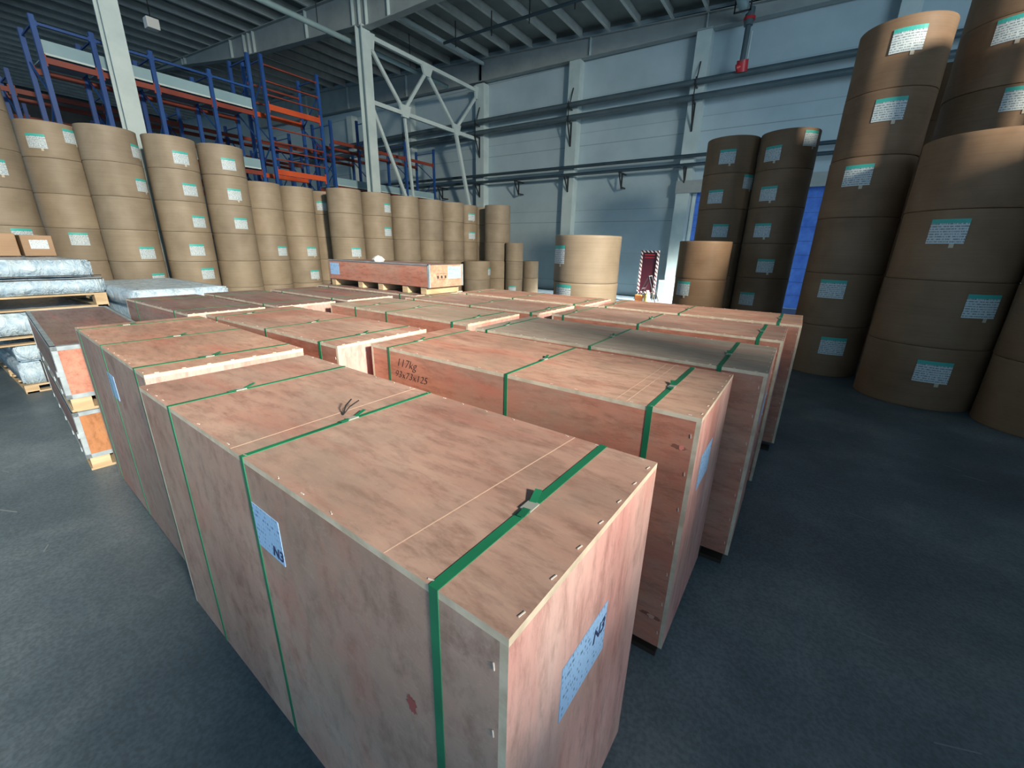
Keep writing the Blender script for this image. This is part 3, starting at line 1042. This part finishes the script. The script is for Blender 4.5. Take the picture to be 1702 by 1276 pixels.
def roll_label(parent, r, ang, z, wd, ht, mat):
    """curved label: white print area, teal header band, tape tab below"""
    mb_ = MB()
    R0 = r + .007
    n = 8

    def strip(a0, a1, z0, z1, mt, uv0=0, uv1=1, rr=R0):
        for k in range(n):
            t0, t1 = a0 + (a1 - a0) * k / n, a0 + (a1 - a0) * (k + 1) / n
            p = [(rr * math.cos(t0), rr * math.sin(t0), z0), (rr * math.cos(t1), rr * math.sin(t1), z0), (rr * math.cos(t1), rr * math.sin(t1), z1), (rr * math.cos(t0), rr * math.sin(t0), z1)]
            mb_.face(p, mt, [(k / n, uv0), ((k + 1) / n, uv0), ((k + 1) / n, uv1), (k / n, uv1)])
    ha = wd / r / 2
    band = ht * .17
    strip(ang - ha, ang + ha, z - ht / 2, z + ht / 2 - band, mat)
    strip(ang - ha, ang + ha, z + ht / 2 - band, z + ht / 2, TEAL)
    if hash((round(ang, 2), round(z, 2))) % 3:
        strip(ang + ha * .30, ang + ha * .55, z - ht / 2 - .045, z - ht / 2, TAPE, rr=R0 - .001)
    me = mb_.mesh('roll_label')
    o = bpy.data.objects.new('roll_label', me)
    o.parent = parent
    COL.objects.link(o)
    return o


STACKS = [
    ('s1', -13.3, 1.57, 0.5, 0.68, 7, [(2, 0.5, 0.35), (4, .35, .2)], 'the tallest stack at the left edge', 0),
    ('s2', -13.76, 2.64, 0.5, 0.68, 6, [(5, 0.29, -0.43), (5, 0.46, 0.74), (2, 0.46, 0.03)], 'the second stack from the left edge', 0),
    ('s3', -13.03, 3.40, 0.5, 0.68, 6, [(5, 0.28, 1.08), (4, 0.27, 0.92), (2, 0.19, 0.46), (1, 0.28, 0.68)], 'the third stack from the left edge', 0),
    ('s4', -12.81, 4.44, 0.5, 0.68, 6, [(5, 0.24, 0.35), (4, 0.26, 0.49), (3, 0.24, 0.61), (2, 0.27, 0.27), (1, 0.39, 0.54)], 'the fourth stack from the left edge', 0),
    ('s5', -12.71, 5.47, 0.49, 0.68, 6, [(5, 0.25, 0.28), (4, 0.25, 0.31), (3, 0.25, 0.4)], 'the fifth stack from the left edge', 0),
    ('s6', -12.99, 6.46, 0.49, 0.68, 5, [(2, 0.26, 0.73)], 'the sixth stack from the left edge', 0),
    ('s7', -13.02, 7.46, 0.49, 0.68, 5, [(2, 0.25, 0.57), (1, 0.25, 0.62)], 'the seventh stack from the left edge', 0),
    ('s8', -13.31, 8.53, 0.5, 0.68, 5, [(4, 0.25, -0.09)], 'the set-back eighth stack from the left', 0),
    ('s9', -11.94, 8.36, 0.49, 0.68, 5, [(2, 0.26, 0.45)], 'the ninth stack from the left edge', 0),
    ('s10', -11.85, 9.42, 0.49, 0.68, 5, [(4, 0.25, 0.88), (3, 0.22, 0.81)], 'the tenth stack from the left edge', 0),
    ('s11', -11.71, 10.50, 0.49, 0.68, 5, [], 'the stack below the front steel column', 0),
    ('s12', -11.63, 11.60, 0.49, 0.68, 5, [], 'the stack just past the steel column', 0),
    ('s13', -11.49, 12.62, 0.48, 0.68, 5, [], 'the second stack past the steel column', 0),
    ('s14', -11.62, 13.62, 0.46, 0.68, 5, [(4, 0.25, 0.53), (3, 0.25, 0.57)], 'the third stack past the steel column', 0),
    ('s15', -11.55, 14.60, 0.48, 0.68, 5, [], 'the darker stack under the bracing end', 0),
    ('end', -10.40, 14.11, 0.5, 0.68, 5, [], 'the last stack of the left row', 0),
    ('end2', -9.54, 14.09, 0.34, 0.68, 3, [(0, .3, -.2)], 'the thin three-high stack by the wall', 0),
    ('end3', -9.45, 15.16, 0.33, 0.68, 2, [], 'the thin two-high stack by the wall', 0),
    ('low', -10.36, 12.79, 0.5, 0.68, 2, [(1, 0.30, 1.2)], 'the low stack behind the small crate', 0),
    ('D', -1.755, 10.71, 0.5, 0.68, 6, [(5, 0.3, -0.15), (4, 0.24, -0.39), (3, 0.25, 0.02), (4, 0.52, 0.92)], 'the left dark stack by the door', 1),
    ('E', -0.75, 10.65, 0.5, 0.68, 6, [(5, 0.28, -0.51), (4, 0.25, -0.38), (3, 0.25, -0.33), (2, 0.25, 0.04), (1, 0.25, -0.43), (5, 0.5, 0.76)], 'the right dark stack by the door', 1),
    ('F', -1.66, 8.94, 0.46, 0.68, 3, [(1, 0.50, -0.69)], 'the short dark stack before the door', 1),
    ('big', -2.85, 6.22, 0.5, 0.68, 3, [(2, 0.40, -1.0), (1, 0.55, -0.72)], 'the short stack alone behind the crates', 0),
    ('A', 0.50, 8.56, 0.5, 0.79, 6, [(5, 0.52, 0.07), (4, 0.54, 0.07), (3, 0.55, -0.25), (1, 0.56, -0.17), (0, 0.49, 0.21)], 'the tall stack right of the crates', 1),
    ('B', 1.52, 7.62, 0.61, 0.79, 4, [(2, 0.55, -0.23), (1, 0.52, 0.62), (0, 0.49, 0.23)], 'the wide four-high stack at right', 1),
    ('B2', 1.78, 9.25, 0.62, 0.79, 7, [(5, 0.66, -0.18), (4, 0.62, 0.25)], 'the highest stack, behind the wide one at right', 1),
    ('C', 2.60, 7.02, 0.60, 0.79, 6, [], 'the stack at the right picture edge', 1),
    ('H', 1.2, 10.75, 0.60, 0.79, 6, [], 'an added stack darkening the tall-pair gap', 1),  # stack added to darken the bright gap between its neighbours
    ('G', 3.0, 8.4, 0.60, 0.79, 6, [], 'an added stack darkening the right-edge gap', 1),  # stack added to fill the gap beside the edge stack with dark
]
meshes = {}
si = 0
for (key, cx, cy, r, m, n, labs, desc, brown) in STACKS:
    si += 1
    rs = random.Random(key)
    for k in range(n):
        mk = (r, m, brown, k % 3)
        if mk not in meshes:
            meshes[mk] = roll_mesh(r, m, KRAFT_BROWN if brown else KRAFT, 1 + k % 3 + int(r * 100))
        o = bpy.data.objects.new('paper_roll', meshes[mk])
        jx, jy = (rs.uniform(-.006, .006), rs.uniform(-.006, .006)) if k else (0, 0)
        o.location = (cx + jx, cy + jy, k * m)
        COL.objects.link(o)
        tag(o, '%s paper roll, %s in %s' % ('brown' if brown else 'tan', ORD[n - 1 - k], desc), 'paper roll', 'kraft paper rolls stacked on end')
        base = math.atan2(-cy, -cx)
        for (kk, z, phi) in labs:
            if kk == k:
                wd, ht = (.30, .26) if m < .7 else (.33, .27)
                zz = min(z, m - ht / 2 - .03)
                roll_label(o, r, base + phi, zz, wd, ht, LABEL_WHITE)

# unseen roll stacks added right of frame, shading the crates in bands
SHADE_STACKS = ((5.9, -.87, .5, 'first far stack'), (5.9, .17, .5, 'second far stack'), (5.9, 1.21, .5, 'third far stack'), (5.9, 2.25, .5, 'fourth far stack'), (5.9, 3.29, .5, 'fifth far stack'),
         (4.7, 4.6, .5, 'sixth stack'), (4.7, 5.65, .5, 'seventh stack'), (4.6, .84, .25, 'slim stack'))
for q, (cx, cy, r, word) in enumerate(SHADE_STACKS):
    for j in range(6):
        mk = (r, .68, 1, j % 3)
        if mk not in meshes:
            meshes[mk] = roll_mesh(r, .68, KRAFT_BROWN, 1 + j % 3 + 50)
        o = bpy.data.objects.new('paper_roll', meshes[mk])
        o.location = (cx, cy, j * .68)
        COL.objects.link(o)
        tag(o, 'unseen roll added for shade, %s in the %s at right' % (ORD[5 - j], word), 'paper roll', 'kraft paper rolls stacked on end')

# ---------------------------------------------------------------- pallet racking


def post(t, x, y, z1, mat=RBLUE, name='upright'):
    m_ = MB()
    m_.box(x - .045, x + .045, y - .045, y + .045, 0, z1, mat)
    m_.box(x - .08, x + .08, y - .08, y + .08, 0, .012, mat)
    return m_.build(name, t)


def frame(t, x0, x1, y, z1, zz=None):
    post(t, x0, y, z1)
    post(t, x1, y, z1)
    m_ = MB()
    z, s = .4, 0
    while z + 1.0 < z1:
        a, b = ((x0, y, z), (x1, y, z + .9)) if s % 2 == 0 else ((x1, y, z), (x0, y, z + .9))
        m_.bar(a, b, .03, .03, RBLUE)
        z += .9
        s += 1
    m_.bar((x0, y, z1 - .15), (x1, y, z1 - .15), .03, .03, RBLUE)
    m_.build('frame_bracing', t)


def beam(t, x, ya, yb, z, mat=RORANGE, h=.12, name='beam'):
    m_ = MB()
    m_.box(x - .025, x + .025, ya + .045, yb - .045, z - h / 2, z + h / 2, mat)
    m_.box(x - .035, x + .035, ya + .04, ya + .07, z - h, z + h, mat)
    m_.box(x - .035, x + .035, yb - .07, yb - .04, z - h, z + h, mat)
    return m_.build(name, t)


def deck(t, x0, x1, ya, yb, z):
    m_ = MB()
    m_.box(x0, x1, ya + .06, yb - .06, z, z + .02, DECK)
    m_.box(x1 - .03, x1, ya + .06, yb - .06, z, z + .30, DECK)
    m_.box(x1 - .015, x1 + .005, ya + .06, yb - .06, z + .01, z + .05, STEEL)
    return m_.build('deck_board', t)


t = thing('pallet_rack', 'blue and orange pallet rack nearest, behind the left roll stacks', 'rack')
XF, XB = -15.0, -16.15
ys = [3.12, 4.08, 5.19, 6.51, 7.64]
for y in ys:
    frame(t, XB, XF, y, 6.45 if y < 7 else 7.2)
for ya, yb in zip(ys, ys[1:]):
    deck(t, XB, XF, ya, yb, 5.72)
    beam(t, XF, ya, yb, 5.62, RORANGE_SHADE)
    beam(t, XB, ya, yb, 5.62, RORANGE_SHADE)
    beam(t, XF, ya, yb, 6.30, RBLUE, .05)
    deck(t, XB, XF, ya, yb, 4.05)
    beam(t, XF, ya, yb, 3.95, RORANGE_SHADE)
    beam(t, XB, ya, yb, 3.95, RORANGE_SHADE)
t = thing('pallet_rack', 'tall rack bay with bright orange beams left of the front steel column', 'rack')
for y in (8.04, 9.87):
    frame(t, XB, XF, y, 7.3)
for z in (5.92, 4.07):
    beam(t, XF, 8.04, 9.87, z, h=.16)
    beam(t, XB, 8.04, 9.87, z, h=.14)
for z in (7.05, 6.62, 6.25, 5.35, 4.95, 4.72, 4.45):
    beam(t, XF, 8.04, 9.87, z, RORANGE_SHADE, .035, 'rail')
for z in (6.75, 6.25):
    beam(t, XB, 8.04, 9.87, z, RORANGE_SHADE, .05, 'rail')
t = thing('pallet_rack', 'low blue rack behind the zigzag bracing, against the back wall', 'rack')
ys = [10.9, 13.0, 14.6, 16.4]
for y in ys:
    frame(t, -17.2, -16.0, y, 6.3 if y != 13.0 else 6.9)
for ya, yb in zip(ys, ys[1:]):
    deck(t, -17.2, -16.0, ya, yb, 4.05)
    beam(t, -16.0, ya, yb, 3.97, RORANGE_SHADE)
    beam(t, -16.0, ya, yb, 5.60, RORANGE_SHADE)
    beam(t, -17.2, ya, yb, 5.60, RORANGE_SHADE)
    beam(t, -17.2, ya, yb, 3.97, RORANGE_SHADE)
for row, (xa, y0, n, z1, word) in enumerate(((-18.6, 1.2, 8, 6.1, 'second row of blue racking, seen in the dark behind the first'), (-22.4, 2.0, 7, 6.1, 'third row of blue racking, deep in the dark left corner'))):
    t = thing('pallet_rack', word, 'rack')
    ys = [y0 + 1.9 * k for k in range(n)]
    for y in ys:
        frame(t, xa - 1.1, xa, y, z1)
    for ya, yb in zip(ys, ys[1:]):
        for z in (2.0, 3.9, 5.6):
            beam(t, xa, ya, yb, z, RORANGE_SHADE)
            beam(t, xa - 1.1, ya, yb, z, RORANGE_SHADE)

# ---------------------------------------------------------------- sign and small things by the wall
t = thing('warning_board', 'dark maroon warning board with striped border standing before the back wall', 'sign', (-5.15, 17.1, 0), 0)
m_ = MB()
for (a, b, c, d) in ((-.36, .36, 1.80, 1.88), (-.36, .36, .22, .30), (-.36, -.28, .30, 1.80), (.28, .36, .30, 1.80)):
    m_.box(a, b, -.02, .01, c, d, STRIPE)
m_.build('striped_border', t)
MB().box(-.28, .28, -.01, .01, .30, 1.80, SIGNM).build('panel', t)
m_ = MB()
m_.box(-.2, .2, -.013, -.01, 1.70, 1.74, RED)
m_.box(-.2, .2, -.013, -.01, 1.60, 1.63, RED)
m_.build('printed_lines', t)
m_ = MB()
m_.bar((-.3, .0, .3), (-.36, -.25, 0), .03, .03, BLK)
m_.bar((.3, .0, .3), (.36, -.25, 0), .03, .03, BLK)
m_.bar((-.3, .01, .5), (-.3, .35, 0), .03, .03, BLK)
m_.bar((.3, .01, .5), (.3, .35, 0), .03, .03, BLK)
m_.build('stand', t)
t = thing('folding_trestle', 'black folding trestle standing in front of the maroon warning board', 'trestle', (-4.85, 16.45, 0), 0)
for s in (-1, 1):
    MB().bar((0, s * .2, .95), (-.42, s * .22, 0), .03, .03, BLK).build('leg', t)
    MB().bar((0, s * .2, .95), (.36, s * .22, 0), .03, .03, BLK).build('leg', t)
MB().bar((0, -.22, .95), (0, .22, .95), .035, .035, BLK).bar((-.22, -.21, .48), (-.22, .21, .48), .02, .02, BLK).bar((.2, -.21, .48), (.2, .21, .48), .02, .02, BLK).build('crossbar', t)
t = thing('bottle', 'yellow and orange plastic bottle on the floor by the trestle', 'bottle', (-4.78, 16.1, 0))
MB().lathe([(.0, 0), (.10, 0), (.115, .03), (.11, .26), (.05, .34), (.045, .38), (0, .38)], YEL, 20).build('bottle_body', t, smooth=True)
MB().lathe([(.0, .38), (.055, .38), (.05, .44), (0, .44)], WHITEM, 16).build('cap', t, smooth=True)
o = MB().box(-.14, .14, -.1, .1, 0, .26, ORG).build('canister', loc=(-5.08, 16.1, 0), bevel=.02)
tag(o, 'small orange-brown canister left of the yellow bottle on the floor', 'canister')
o = MB().box(-.17, .17, -.02, .02, 0, .78, WHITEM).box(-.13, .13, -.022, -.02, .08, .72, GIRDER).build('leaning_board', loc=(-4.52, 17.15, 0))
tag(o, 'small white-framed board standing right of the warning board', 'board')

# paper scraps and chalk scuffs on the floor
m_ = MB()
rs = random.Random(3)
for k in range(60):
    x_, y_ = rs.uniform(-7, -2.4), rs.uniform(-2.2, .3)
    if k % 2:
        x_, y_ = rs.uniform(.3, 3.4), rs.uniform(.4, 6.5)
    a_ = rs.uniform(-.5, .9)
    ln, wd = rs.uniform(.008, .10), rs.uniform(.003, .007)
    dx, dy = math.cos(a_) * ln, math.sin(a_) * ln
    m_.bar((x_ - dx, y_ - dy, .0006), (x_ + dx, y_ + dy, .0006), wd, .0012, SCUFF)
o = m_.build('floor_litter')
tag(o, 'pale scuffs and specks of litter scattered on the dark floor', 'litter', kind='stuff')
